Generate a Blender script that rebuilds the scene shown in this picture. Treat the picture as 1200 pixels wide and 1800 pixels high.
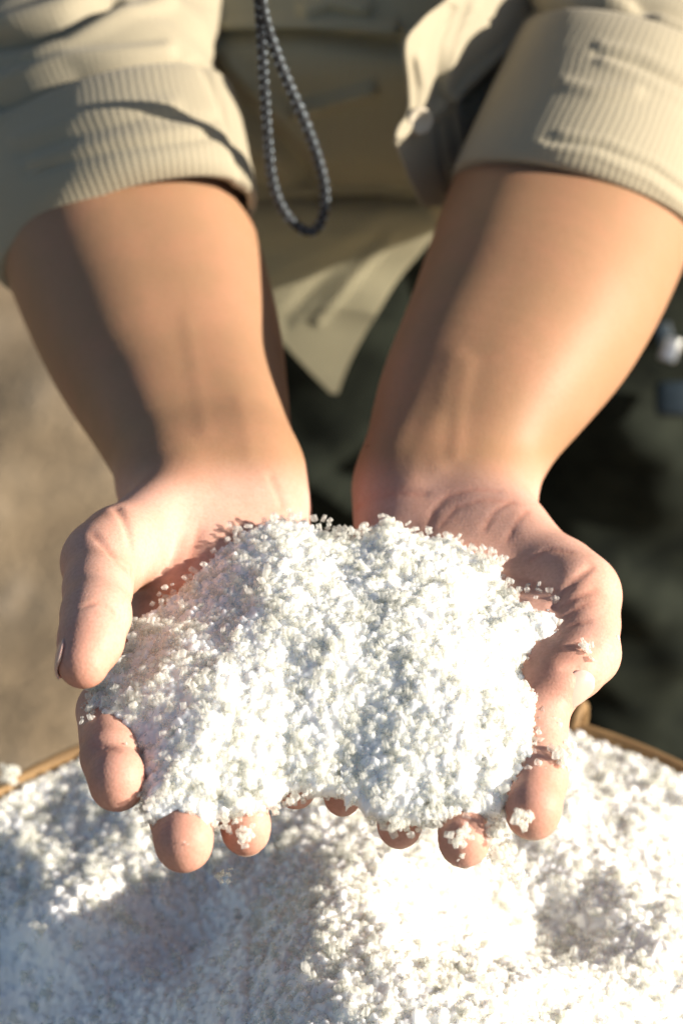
import bpy, math, random
import numpy as np
from mathutils import Vector, Matrix

random.seed(7)
RNG = np.random.default_rng(7)
for o in list(bpy.data.objects):
    bpy.data.objects.remove(o, do_unlink=True)
SC = bpy.context.scene
COL = SC.collection

# ------------------------------------------------------------------ camera
PITCH = math.radians(42.0)
CAM = np.array([0.0, 0.0, 1.47])
FPX = 3600.0                                   # focal length in pixels of the 1200 x 1800 photograph
FW = np.array([0.0, math.cos(PITCH), -math.sin(PITCH)])
UPV = np.array([0.0, math.sin(PITCH), math.cos(PITCH)])
RT = np.array([1.0, 0.0, 0.0])
ZUP = np.array([0.0, 0.0, 1.0])

cam_data = bpy.data.cameras.new("camera")
cam = bpy.data.objects.new("camera", cam_data)
COL.objects.link(cam)
cam.location = CAM
cam.rotation_euler = (math.radians(90) - PITCH, 0, 0)
cam_data.sensor_fit = 'VERTICAL'
cam_data.sensor_height = 36.0
cam_data.lens = 72.0
cam_data.clip_start = 0.02
cam_data.clip_end = 500.0
cam_data.dof.use_dof = True
cam_data.dof.focus_distance = 0.622
cam_data.dof.aperture_fstop = 7.5
SC.camera = cam

# ------------------------------------------------------------------ sky and sun
SUN_EL = math.radians(20.0)
SUN_BACK = math.radians(-9.0)                 # low sun from the right, a little towards the camera
SUN = np.array([math.cos(SUN_EL) * math.cos(SUN_BACK), math.cos(SUN_EL) * math.sin(SUN_BACK), math.sin(SUN_EL)])
world = bpy.data.worlds.new("World")
SC.world = world
world.use_nodes = True
wn = world.node_tree
wn.nodes.clear()
sky = wn.nodes.new("ShaderNodeTexSky")
sky.sky_type = 'NISHITA'
sky.sun_disc = False
sky.sun_elevation = SUN_EL
sky.sun_rotation = math.atan2(SUN[0], SUN[1])
bg = wn.nodes.new("ShaderNodeBackground")
bg.inputs['Strength'].default_value = 0.05
wo = wn.nodes.new("ShaderNodeOutputWorld")
wn.links.new(sky.outputs[0], bg.inputs[0])
wn.links.new(bg.outputs[0], wo.inputs[0])

sun_data = bpy.data.lights.new("sun", 'SUN')
sun_data.energy = 5.0
sun_data.angle = math.radians(0.55)
sun_data.color = (1.0, 0.91, 0.78)
sun = bpy.data.objects.new("sun", sun_data)
COL.objects.link(sun)
sun.location = (2, 1, 3)
sun.rotation_euler = Vector(SUN).to_track_quat('Z', 'Y').to_euler()

SC.view_settings.view_transform = 'Standard'
SC.view_settings.look = 'None'
SC.view_settings.gamma = 1.0
SC.view_settings.exposure = 1.2
SC.render.engine = 'CYCLES'
SC.cycles.max_bounces = 12
SC.cycles.diffuse_bounces = 10
SC.cycles.transparent_max_bounces = 24
SC.cycles.transmission_bounces = 8
SC.cycles.use_denoising = True


# ------------------------------------------------------------------ helpers
def at(px, py, d):
    """World point on the sight line of photo pixel (px, py) at depth d metres."""
    px, py, d = np.asarray(px, float), np.asarray(py, float), np.asarray(d, float)
    a = ((px - 600.0) / FPX * d)[..., None]
    b = ((900.0 - py) / FPX * d)[..., None]
    return CAM + d[..., None] * FW + a * RT + b * UPV


def on_plane(px, py, z):
    q = at(px, py, 1.0) - CAM
    return CAM + q * ((z - CAM[2]) / q[2])


def on_wall(px, py, y):
    px, py = np.asarray(px, float), np.asarray(py, float)
    d = y / (FW[1] + (900.0 - py) / FPX * UPV[1])
    return at(px, py, d)


def to_px(P):
    Q = P - CAM
    d = Q @ FW
    return 600 + FPX * (Q @ RT) / d, 900 - FPX * (Q @ UPV) / d, d


def hash3(ix, iy, iz, seed):
    n = (ix.astype(np.int64) * 374761393 + iy.astype(np.int64) * 668265263 + iz.astype(np.int64) * 2147483647 + seed * 1442695041) & 0xFFFFFFFF
    n = ((n ^ (n >> 13)) * 1274126177) & 0xFFFFFFFF
    n = n ^ (n >> 16)
    return (n & 0xFFFF) / 65535.0


def vnoise(P, scale, seed=0):
    Q = P * scale
    I = np.floor(Q)
    F = Q - I
    F = F * F * (3 - 2 * F)
    I = I.astype(np.int64)
    r = 0
    for dx in (0, 1):
        for dy in (0, 1):
            for dz in (0, 1):
                w = (F[..., 0] if dx else 1 - F[..., 0]) * (F[..., 1] if dy else 1 - F[..., 1]) * (F[..., 2] if dz else 1 - F[..., 2])
                r = r + w * hash3(I[..., 0] + dx, I[..., 1] + dy, I[..., 2] + dz, seed)
    return r * 2 - 1


def sstep(a, b, x):
    t = np.clip((x - a) / (b - a), 0, 1)
    return t * t * (3 - 2 * t)


def link(name, me, mat=None, parent=None, smooth=True):
    o = bpy.data.objects.new(name, me)
    COL.objects.link(o)
    if mat is not None:
        if not me.materials:
            me.materials.append(mat)
    if smooth and len(me.polygons):
        me.polygons.foreach_set('use_smooth', np.ones(len(me.polygons), dtype=bool))
    if parent is not None:
        o.parent = parent
    return o


def mesh_quads(name, V, Q):
    V = np.asarray(V, dtype=np.float32).reshape(-1, 3)
    Q = np.asarray(Q, dtype=np.int32)
    me = bpy.data.meshes.new(name)
    k = Q.shape[1]
    me.vertices.add(len(V))
    me.vertices.foreach_set('co', V.ravel())
    me.loops.add(Q.size)
    me.loops.foreach_set('vertex_index', Q.ravel())
    me.polygons.add(len(Q))
    me.polygons.foreach_set('loop_start', np.arange(len(Q), dtype=np.int32) * k)
    me.polygons.foreach_set('loop_total', np.full(len(Q), k, dtype=np.int32))
    me.update(calc_edges=True)
    me.validate()
    return me


def tag(o, label=None, cat=None, group=None, kind=None):
    if label: o['label'] = label
    if cat: o['category'] = cat
    if group: o['group'] = group
    if kind: o['kind'] = kind
    return o


def empty(name, loc):
    o = bpy.data.objects.new(name, None)
    COL.objects.link(o)
    o.location = loc
    o.empty_display_size = 0.05
    return o


def adopt(o, root):
    o.parent = root
    o.matrix_parent_inverse = Matrix.Translation(-Vector(root.location))
    return o


# ------------------------------------------------------------------ materials
def mat_new(name):
    m = bpy.data.materials.new(name)
    m.use_nodes = True
    nt = m.node_tree
    nt.nodes.clear()
    out = nt.nodes.new("ShaderNodeOutputMaterial")
    return m, nt, out


class NB:
    """Small node-building helper."""
    def __init__(s, nt): s.nt = nt
    def n(s, t, **kw):
        x = s.nt.nodes.new(t)
        for k, v in kw.items():
            setattr(x, k, v)
        return x
    def l(s, a, b): s.nt.links.new(a, b)
    def noise(s, vec, scale, detail=3, rough=0.5):
        x = s.n("ShaderNodeTexNoise")
        x.inputs['Scale'].default_value = scale
        x.inputs['Detail'].default_value = detail
        x.inputs['Roughness'].default_value = rough
        if vec is not None: s.l(vec, x.inputs['Vector'])
        return x.outputs['Fac']
    def math(s, op, a, b=None):
        x = s.n("ShaderNodeMath", operation=op)
        for i, v in enumerate((a, b)):
            if v is None: continue
            if isinstance(v, (int, float)): x.inputs[i].default_value = v
            else: s.l(v, x.inputs[i])
        return x.outputs[0]
    def ramp(s, fac, stops):
        x = s.n("ShaderNodeValToRGB")
        e = x.color_ramp.elements
        while len(e) < len(stops): e.new(0.5)
        for el, (p, c) in zip(e, stops):
            el.position = p
            el.color = (*c, 1)
        s.l(fac, x.inputs[0])
        return x.outputs[0]
    def mix(s, fac, a, b, blend='MIX'):
        x = s.n("ShaderNodeMix", data_type='RGBA', blend_type=blend)
        if isinstance(fac, (int, float)): x.inputs[0].default_value = fac
        else: s.l(fac, x.inputs[0])
        for i, v in ((6, a), (7, b)):
            if isinstance(v, tuple): x.inputs[i].default_value = (*v, 1)
            else: s.l(v, x.inputs[i])
        return x.outputs[2]
    def bump(s, h, strength, dist, normal=None):
        x = s.n("ShaderNodeBump")
        x.inputs['Strength'].default_value = strength
        x.inputs['Distance'].default_value = dist
        s.l(h, x.inputs['Height'])
        if normal is not None: s.l(normal, x.inputs['Normal'])
        return x.outputs[0]


def make_skin():
    m, nt, out = mat_new("skin")
    b = NB(nt)
    p = b.n("ShaderNodeBsdfPrincipled")
    geo = b.n("ShaderNodeTexCoord").outputs['Object']
    at_palm = b.n("ShaderNodeAttribute", attribute_name="palm").outputs['Fac']
    at_red = b.n("ShaderNodeAttribute", attribute_name="flush").outputs['Fac']
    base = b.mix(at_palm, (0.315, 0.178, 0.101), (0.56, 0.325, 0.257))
    mott = b.noise(geo, 55.0, 4, 0.6)
    base = b.mix(b.math('MULTIPLY', b.ramp(mott, [(0.42, (0, 0, 0)), (0.72, (1, 1, 1))]), 0.40), base, (0.42, 0.20, 0.125))
    base = b.mix(b.math('MULTIPLY', at_red, 0.75), base, (0.50, 0.20, 0.135))
    fine = b.noise(geo, 900.0, 2, 0.5)
    base = b.mix(b.math('MULTIPLY', b.ramp(fine, [(0.4, (0, 0, 0)), (0.75, (1, 1, 1))]), 0.22), base, (0.24, 0.115, 0.06))
    b.l(base, p.inputs['Base Color'])
    p.inputs['Roughness'].default_value = 0.55
    p.inputs['Specular IOR Level'].default_value = 0.35
    p.inputs['IOR'].default_value = 1.4
    p.inputs['Subsurface Weight'].default_value = 0.12
    p.inputs['Subsurface Radius'].default_value = (1.0, 0.36, 0.18)
    p.inputs['Subsurface Scale'].default_value = 0.00605
    # skin relief: fine cross-hatched cells plus palm ridges
    vor = b.n("ShaderNodeTexVoronoi", feature='DISTANCE_TO_EDGE')
    vor.inputs['Scale'].default_value = 780.0
    b.l(geo, vor.inputs['Vector'])
    ridge = b.n("ShaderNodeTexWave", wave_type='BANDS', bands_direction='Y')
    ridge.inputs['Scale'].default_value = 210.0
    ridge.inputs['Distortion'].default_value = 9.0
    ridge.inputs['Detail'].default_value = 2.0
    ridge.inputs['Detail Scale'].default_value = 0.25
    b.l(geo, ridge.inputs['Vector'])
    wr = b.n("ShaderNodeMapping")
    wr.inputs['Scale'].default_value = (120, 520, 120)
    b.l(geo, wr.inputs['Vector'])
    lines = b.noise(wr.outputs[0], 1.0, 3, 0.6)
    h = b.math('ADD', b.math('MULTIPLY', b.math('MINIMUM', vor.outputs['Distance'], 0.3), 0.9),
               b.math('MULTIPLY', b.math('MULTIPLY', ridge.outputs['Fac'], at_palm), 0.22))
    h = b.math('ADD', h, b.math('MULTIPLY', lines, 0.7))
    h = b.math('ADD', h, b.math('MULTIPLY', b.noise(geo, 300.0, 3, 0.6), 0.5))
    b.l(b.bump(h, 0.22, 0.0005), p.inputs['Normal'])
    b.l(p.outputs[0], out.inputs[0])
    return m


def make_nail():
    m, nt, out = mat_new("nail")
    b = NB(nt)
    p = b.n("ShaderNodeBsdfPrincipled")
    geo = b.n("ShaderNodeTexCoord").outputs['UV']
    sep = b.n("ShaderNodeSeparateXYZ")
    b.l(geo, sep.inputs[0])
    col = b.ramp(sep.outputs[1], [(0.0, (0.66, 0.46, 0.40)), (0.2, (0.58, 0.36, 0.30)), (0.84, (0.58, 0.36, 0.30)), (0.93, (0.60, 0.42, 0.34))])
    b.l(col, p.inputs['Base Color'])
    p.inputs['Roughness'].default_value = 0.24
    p.inputs['Subsurface Weight'].default_value = 0.2
    p.inputs['Subsurface Radius'].default_value = (1, 0.4, 0.25)
    p.inputs['Subsurface Scale'].default_value = 0.002
    b.l(p.outputs[0], out.inputs[0])
    return m


def make_salt():
    m, nt, out = mat_new("salt")
    b = NB(nt)
    p = b.n("ShaderNodeBsdfPrincipled")
    geo = b.n("ShaderNodeTexCoord").outputs['Object']
    col = b.ramp(b.noise(geo, 70.0, 3, 0.6), [(0.35, (0.955, 0.95, 0.90)), (0.62, (0.975, 0.975, 0.94))])
    b.l(col, p.inputs['Base Color'])
    p.inputs['Roughness'].default_value = 0.30
    p.inputs['IOR'].default_value = 1.5
    t = b.n("ShaderNodeBsdfTranslucent")
    t.inputs['Color'].default_value = (0.98, 0.978, 0.94, 1)
    mx = b.n("ShaderNodeMixShader")
    mx.inputs[0].default_value = 0.6
    b.l(p.outputs[0], mx.inputs[1])
    b.l(t.outputs[0], mx.inputs[2])
    tr = b.n("ShaderNodeBsdfTransparent")
    tr.inputs['Color'].default_value = (0.99, 0.99, 0.985, 1)
    m2 = b.n("ShaderNodeMixShader")
    m2.inputs[0].default_value = 0.60
    b.l(mx.outputs[0], m2.inputs[1])
    b.l(tr.outputs[0], m2.inputs[2])
    b.l(m2.outputs[0], out.inputs[0])
    return m


def make_salt_bed():
    m, nt, out = mat_new("salt_bed")
    b = NB(nt)
    p = b.n("ShaderNodeBsdfPrincipled")
    geo = b.n("ShaderNodeTexCoord").outputs['Object']
    col = b.ramp(b.noise(geo, 60.0, 3, 0.6), [(0.35, (0.95, 0.94, 0.875)), (0.62, (0.97, 0.967, 0.915))])
    b.l(col, p.inputs['Base Color'])
    p.inputs['Roughness'].default_value = 0.33
    p.inputs['IOR'].default_value = 1.5
    p.inputs['Subsurface Weight'].default_value = 1.0
    p.inputs['Subsurface Radius'].default_value = (1.0, 0.95, 0.88)
    p.inputs['Subsurface Scale'].default_value = 0.004
    b.l(p.outputs[0], out.inputs[0])
    return m


def make_cloth(name, c1, c2, rib=0.003, ribs=1.0, sheer=0.12):
    m, nt, out = mat_new(name)
    b = NB(nt)
    p = b.n("ShaderNodeBsdfPrincipled")
    uv = b.n("ShaderNodeTexCoord").outputs['UV']
    obj = b.n("ShaderNodeTexCoord").outputs['Object']
    sep = b.n("ShaderNodeSeparateXYZ")
    b.l(uv, sep.inputs[0])
    wob = b.math('MULTIPLY', b.math('SUBTRACT', b.noise(obj, 35.0, 2), 0.5), 0.004)
    u = b.math('ADD', sep.outputs[0], wob)
    s = b.math('SINE', b.math('MULTIPLY', u, 2 * math.pi / rib))
    v = b.math('SINE', b.math('MULTIPLY', sep.outputs[1], 2 * math.pi / 0.0011))
    fine = b.math('SINE', b.math('MULTIPLY', u, 2 * math.pi / 0.0009))
    puck = b.noise(obj, 260.0, 3, 0.6)
    h = b.math('ADD', b.math('MULTIPLY', s, ribs * 0.75), b.math('MULTIPLY', puck, 1.1 * ribs))
    h = b.math('ADD', h, b.math('MULTIPLY', b.math('ADD', v, fine), 0.10))
    col = b.mix(b.math('MULTIPLY', b.math('ADD', b.math('MULTIPLY', s, 0.5), 0.5), 0.40 * ribs), c1, c2)
    col = b.mix(b.math('MULTIPLY', b.noise(obj, 30.0, 4, 0.6), 0.35), col, c2)
    b.l(col, p.inputs['Base Color'])
    p.inputs['Roughness'].default_value = 0.85
    p.inputs['Sheen Weight'].default_value = 0.15
    b.l(b.bump(h, 0.36, 0.0006), p.inputs['Normal'])
    t = b.n("ShaderNodeBsdfTranslucent")
    b.l(col, t.inputs['Color'])
    mx = b.n("ShaderNodeMixShader")
    mx.inputs[0].default_value = sheer
    b.l(p.outputs[0], mx.inputs[1])
    b.l(t.outputs[0], mx.inputs[2])
    b.l(mx.outputs[0], out.inputs[0])
    return m


def make_simple(name, c1, c2, rough=0.8, scale=40.0, bump=0.3, bdist=0.002, metallic=0.0, detail=5):
    m, nt, out = mat_new(name)
    b = NB(nt)
    p = b.n("ShaderNodeBsdfPrincipled")
    obj = b.n("ShaderNodeTexCoord").outputs['Object']
    f = b.noise(obj, scale, detail, 0.6)
    b.l(b.ramp(f, [(0.35, c1), (0.68, c2)]), p.inputs['Base Color'])
    p.inputs['Roughness'].default_value = rough
    p.inputs['Metallic'].default_value = metallic
    b.l(b.bump(b.noise(obj, scale * 5, 4, 0.6), bump, bdist), p.inputs['Normal'])
    b.l(p.outputs[0], out.inputs[0])
    return m


def make_ground():
    m, nt, out = mat_new("sandy_ground")
    b = NB(nt)
    p = b.n("ShaderNodeBsdfPrincipled")
    obj = b.n("ShaderNodeTexCoord").outputs['Object']
    big = b.noise(obj, 9.0, 5, 0.62)
    c = b.ramp(big, [(0.30, (0.13, 0.092, 0.054)), (0.47, (0.225, 0.165, 0.098)), (0.60, (0.285, 0.215, 0.135)), (0.74, (0.42, 0.34, 0.25))])
    sm = b.noise(obj, 70.0, 4, 0.6)
    c = b.mix(b.math('MULTIPLY', sm, 0.5), c, (0.20, 0.145, 0.085))
    b.l(c, p.inputs['Base Color'])
    p.inputs['Roughness'].default_value = 0.95
    b.l(b.bump(b.math('ADD', big, b.math('MULTIPLY', sm, 0.4)), 0.6, 0.03), p.inputs['Normal'])
    b.l(p.outputs[0], out.inputs[0])
    return m


def make_bamboo():
    m, nt, out = mat_new("bamboo")
    b = NB(nt)
    p = b.n("ShaderNodeBsdfPrincipled")
    uv = b.n("ShaderNodeTexCoord").outputs['Object']
    mp = b.n("ShaderNodeMapping")
    mp.inputs['Scale'].default_value = (14, 14, 260)
    b.l(uv, mp.inputs[0])
    f = b.noise(mp.outputs[0], 1.0, 4, 0.65)
    b.l(b.ramp(f, [(0.3, (0.13, 0.072, 0.028)), (0.55, (0.27, 0.165, 0.068)), (0.75, (0.38, 0.255, 0.125))]), p.inputs['Base Color'])
    p.inputs['Roughness'].default_value = 0.75
    b.l(b.bump(f, 0.6, 0.001), p.inputs['Normal'])
    b.l(p.outputs[0], out.inputs[0])
    return m


M_SKIN, M_NAIL, M_SALT, M_BED = make_skin(), make_nail(), make_salt(), make_salt_bed()
M_SHIRT = make_cloth("shirt_cloth", (0.36, 0.315, 0.222), (0.295, 0.253, 0.172), rib=0.0030, ribs=0.5)
M_FRONT = make_cloth("shirt_front_cloth", (0.38, 0.345, 0.225), (0.315, 0.285, 0.18), rib=0.0042, ribs=0.25, sheer=0.06)
M_TROUSER = make_simple("trouser_cloth", (0.007, 0.009, 0.007), (0.022, 0.026, 0.019), 0.9, 30, 0.2, 0.001)
for nd in M_TROUSER.node_tree.nodes:
    if nd.type == 'BSDF_PRINCIPLED': nd.inputs['Specular IOR Level'].default_value = 0.1
M_CORD = make_simple("cord_dark", (0.006, 0.009, 0.012), (0.016, 0.020, 0.026), 0.7, 400, 0.3, 0.0005)
M_FLECK = make_simple("cord_fleck", (0.26, 0.31, 0.34), (0.36, 0.41, 0.45), 0.7, 400, 0.2, 0.0003)
M_GROUND, M_BAMBOO = make_ground(), make_bamboo()
M_DARKGAP = make_simple("rim_gap_shade", (0.05, 0.035, 0.02), (0.09, 0.06, 0.035), 0.8, 200, 0.3, 0.001)  # dark brown standing in for the shade between the hoops
M_BUTTON = make_simple("button_shell", (0.42, 0.36, 0.27), (0.48, 0.42, 0.32), 0.6, 200, 0.05, 0.0003)
M_METAL = make_simple("clip_metal", (0.62, 0.61, 0.58), (0.72, 0.71, 0.68), 0.3, 100, 0.05, 0.0003, 0.9)
M_POUCH = make_simple("pouch_cloth", (0.010, 0.022, 0.032), (0.02, 0.035, 0.05), 0.5, 100, 0.2, 0.0005)
M_SHOE = make_simple("shoe_leather", (0.02, 0.018, 0.015), (0.04, 0.035, 0.03), 0.5, 60, 0.2, 0.001)


def catmull(K, n):
    """Catmull-Rom through rows of K (m, ...), n samples."""
    K = np.asarray(K, float)
    m = len(K)
    t = np.linspace(0, m - 1, n)
    i = np.clip(t.astype(int), 0, m - 2)
    f = (t - i).reshape(-1, *([1] * (K.ndim - 1)))
    p0, p1, p2, p3 = K[np.clip(i - 1, 0, m - 1)], K[i], K[i + 1], K[np.clip(i + 2, 0, m - 1)]
    return 0.5 * ((2 * p1) + (-p0 + p2) * f + (2 * p0 - 5 * p1 + 4 * p2 - p3) * f * f + (-p0 + 3 * p1 - 3 * p2 + p3) * f ** 3)


# ------------------------------------------------------------------ distance-field modelling
def cone(a, b, ra, rb):
    a, b = np.asarray(a, float), np.asarray(b, float)
    ba = b - a
    l2 = float(ba @ ba) + 1e-12
    def f(P):
        pa = P - a
        t = np.clip((pa @ ba) / l2, 0, 1)
        q = pa - t[..., None] * ba
        return np.sqrt(np.einsum('...i,...i->...', q, q)) - (ra + t * (rb - ra))
    return f


def blob(c, ax, r):
    """Ellipsoid at c with axes (rows of ax) and radii r."""
    c, ax, r = np.asarray(c, float), np.asarray(ax, float), np.asarray(r, float)
    def f(P):
        q = (P - c) @ ax.T
        k0 = np.sqrt(np.sum((q / r) ** 2, -1))
        k1 = np.sqrt(np.sum((q / (r * r)) ** 2, -1)) + 1e-9
        return k0 * (k0 - 1) / k1
    return f


def smin(a, b, k):
    if k <= 0: return np.minimum(a, b)
    h = np.maximum(k - np.abs(a - b), 0) / k
    return np.minimum(a, b) - h * h * k * 0.25


class Field:
    """Groups of primitives, each group blended with its own radius, the groups blended together; then grooves and ridges."""
    def __init__(s):
        s.groups = []
        s.lines = []
        s.noise = None
    def group(s, k_in, k_out):
        g = ([], k_in, k_out)
        s.groups.append(g)
        return g[0]
    def line(s, pts, depth, w):
        for a, b in zip(pts[:-1], pts[1:]):
            s.lines.append((cone(a, b, 0, 0), depth, w, id(pts)))
    def __call__(s, P, C=None, R=0.0):
        n = P.shape[0]
        D = None
        for prims, k_in, k_out in s.groups:
            g = np.full(P.shape[:-1], 1.0)
            for f in prims:
                if C is None:
                    g = smin(g, f(P), k_in)
                else:
                    m = f(C) < R * 2 + 0.02
                    if m.any():
                        g[m] = smin(g[m], f(P[m]), k_in)
            D = g if D is None else smin(D, g, k_out)
        acc = {}
        for f, depth, w, key in s.lines:
            if C is None:
                d = f(P)
                m = slice(None)
            else:
                m = f(C) < R + 3 * w
                if not m.any(): continue
                d = f(P[m])
            if key not in acc: acc[key] = (np.full(P.shape[:-1], 1.0), depth, w)
            A = acc[key][0]
            A[m] = np.minimum(A[m], d)
        for A, depth, w in acc.values():
            D = D + depth * np.exp(-(A / w) ** 2)
        if s.noise is not None:
            D = D + s.noise(P)
        return D


def mesh_field(f, lo, hi, h, B=8):
    lo, hi = np.asarray(lo, float), np.asarray(hi, float)
    nb = np.ceil((hi - lo) / (h * B)).astype(int)
    N = nb * B + 2
    bi = np.stack(np.meshgrid(*[np.arange(k) for k in nb], indexing='ij'), -1).reshape(-1, 3)
    C = lo + (bi + 0.5) * h * B
    R = h * B * 0.5 * math.sqrt(3)
    dc = np.concatenate([f(c[:, None, :])[:, 0] for c in np.array_split(C, max(1, len(C) // 20000))])
    act = np.abs(dc) < R * 1.25 + 0.002
    bi, C = bi[act], C[act]
    off = np.stack(np.meshgrid(*[np.arange(B + 1)] * 3, indexing='ij'), -1)
    ids, verts, edges = [], [], []
    for s in np.array_split(np.arange(len(bi)), max(1, len(bi) // 400)):
        G = bi[s][:, None, :] * B + off.reshape(1, -1, 3)
        val = f(lo + G * h, C[s], R).reshape(len(s), B + 1, B + 1, B + 1)
        corner = {}
        for i in (0, 1):
            for j in (0, 1):
                for k in (0, 1):
                    corner[i, j, k] = val[:, i:B + i, j:B + j, k:B + k]
        neg = sum((v < 0).astype(np.int8) for v in corner.values())
        q = np.argwhere((neg > 0) & (neg < 8))
        if not len(q): continue
        cv = {key: v[q[:, 0], q[:, 1], q[:, 2], q[:, 3]] for key, v in corner.items()}
        g = bi[s][q[:, 0]] * B + q[:, 1:]
        acc = np.zeros((len(q), 3))
        cnt = np.zeros(len(q))
        for ax in range(3):
            for u in (0, 1):
                for v in (0, 1):
                    a = [0, 0, 0]
                    oth = [x for x in range(3) if x != ax]
                    a[oth[0]], a[oth[1]] = u, v
                    b = list(a)
                    b[ax] = 1
                    va, vb = cv[tuple(a)], cv[tuple(b)]
                    m = (va < 0) != (vb < 0)
                    t = np.where(m, va / np.where(m, va - vb, 1), 0)
                    pnt = np.array(a, float)[None, :].repeat(len(q), 0)
                    pnt[:, ax] = t
                    acc += np.where(m[:, None], pnt, 0)
                    cnt += m
                    if u == 0 and v == 0 and m.any():
                        edges.append((ax, g[m], va[m] < 0))
        ids.append((g[:, 0] * N[1] + g[:, 1]) * N[2] + g[:, 2])
        verts.append(lo + (g + acc / cnt[:, None]) * h)
    ids, verts = np.concatenate(ids), np.concatenate(verts)
    order = np.argsort(ids)
    ids, verts = ids[order], verts[order]
    quads = []
    for ax, g, sgn in edges:
        o1, o2 = [x for x in range(3) if x != ax]
        cells = []
        for u, v in ((0, 0), (1, 0), (1, 1), (0, 1)):
            c = g.copy()
            c[:, o1] -= u
            c[:, o2] -= v
            cells.append((c[:, 0] * N[1] + c[:, 1]) * N[2] + c[:, 2])
        K = np.stack(cells, -1)
        I = np.clip(np.searchsorted(ids, K), 0, len(ids) - 1)
        ok = (ids[I] == K).all(1)
        I, sg = I[ok], sgn[ok]
        flip = sg if ax != 1 else ~sg
        I[flip] = I[flip][:, ::-1]
        quads.append(I[:, ::-1])
    return verts, np.concatenate(quads)


def gradient(f, P, e=0.0006):
    g = np.zeros_like(P)
    for i in range(3):
        d = np.zeros(3)
        d[i] = e
        g[:, i] = f((P + d)[:, None, :])[:, 0] - f((P - d)[:, None, :])[:, 0]
    return g / (np.linalg.norm(g, axis=1, keepdims=True) + 1e-12)


def hit(f, px, py, d0=0.45, d1=1.0):
    """First point of the field's surface on the sight line of (px, py)."""
    d = d0
    for _ in range(120):
        P = at(px, py, d)
        v = float(f(P[None, None, :])[0, 0])
        if v < 0.0002: return P
        d += max(v * 0.8, 0.0003)
        if d > d1: break
    return None


def R_(px, d): return px * d / FPX


def chain(pts, grp):
    for (x0, y0, d0, r0), (x1, y1, d1, r1) in zip(pts[:-1], pts[1:]):
        grp.append(cone(at(x0, y0, d0), at(x1, y1, d1), R_(r0, d0), R_(r1, d1)))


# ------------------------------------------------------------------ the person: body
person = tag(empty("person", (0.05, 0.93, 0.0)),
             "person in a beige ribbed shirt with rolled sleeves holding out two cupped hands of salt", "person")

FOREARM_L = [(374, 850, .715, 150, .60), (350, 775, .731, 156, .64), (325, 700, .747, 175, .72), (288, 600, .768, 201, .78), (244, 480, .793, 214, .80),
             (205, 360, .820, 214, .80), (170, 200, .856, 200, .84), (150, 90, .885, 190, .88)]
FOREARM_R = [(776, 872, .715, 144, .60), (797, 805, .728, 148, .64), (830, 720, .746, 163, .72), (875, 645, .761, 181, .76), (925, 560, .780, 199, .80),
             (972, 455, .802, 212, .80), (1020, 330, .828, 212, .82), (1075, 190, .858, 200, .86), (1110, 90, .885, 190, .88)]

HAND_L = dict(
    palm=[[(395, 888, .704, 66), (372, 1010, .672, 62)], [(320, 885, .695, 76), (188, 985, .648, 66)], [(315, 930, .694, 68), (275, 1110, .672, 58)],
          [(350, 900, .700, 66), (345, 1155, .648, 60)], [(420, 900, .705, 66), (438, 1150, .650, 58)], [(478, 915, .704, 62), (522, 1110, .662, 54)],
          [(455, 890, .703, 60), (420, 905, .70, 60)]],
    thumb=[(208, 962, .656, 68), (180, 990, .642, 67), (172, 1035, .626, 57), (169, 1082, .613, 58), (160, 1125, .604, 54), (147, 1165, .597, 46)],
    fingers=[[(262, 1120, .670, 58), (192, 1250, .632, 57), (196, 1330, .607, 54), (206, 1378, .598, 49)],
             [(345, 1165, .643, 60), (305, 1320, .617, 56), (312, 1420, .601, 54), (323, 1483, .592, 51)],
             [(440, 1165, .645, 56), (405, 1310, .622, 50), (420, 1405, .607, 46), (432, 1461, .600, 43)],
             [(525, 1130, .655, 50), (500, 1255, .632, 42), (512, 1340, .618, 38), (520, 1388, .610, 35)]])
HAND_R = dict(
    palm=[[(780, 916, .704, 66), (800, 1010, .674, 60)], [(872, 925, .694, 68), (1010, 1045, .657, 67)], [(880, 940, .690, 66), (915, 1110, .654, 58)],
          [(820, 915, .700, 66), (830, 1150, .650, 58)], [(745, 915, .705, 66), (738, 1150, .652, 56)], [(690, 925, .703, 64), (652, 1110, .664, 54)]],
    thumb=[(990, 1020, .666, 67), (1015, 1048, .658, 69), (1023, 1095, .648, 62), (1028, 1148, .638, 58), (1008, 1176, .630, 51), (986, 1196, .624, 43)],
    fingers=[[(925, 1120, .648, 60), (940, 1280, .620, 57), (943, 1370, .604, 54), (936, 1428, .595, 49)],
             [(830, 1160, .645, 58), (825, 1320, .618, 52), (818, 1420, .602, 48), (815, 1480, .594, 45)],
             [(735, 1160, .648, 55), (712, 1310, .624, 47), (704, 1400, .610, 42), (702, 1453, .603, 39)],
             [(655, 1125, .658, 48), (620, 1260, .636, 41), (606, 1350, .622, 36), (602, 1402, .615, 33)]])


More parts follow.
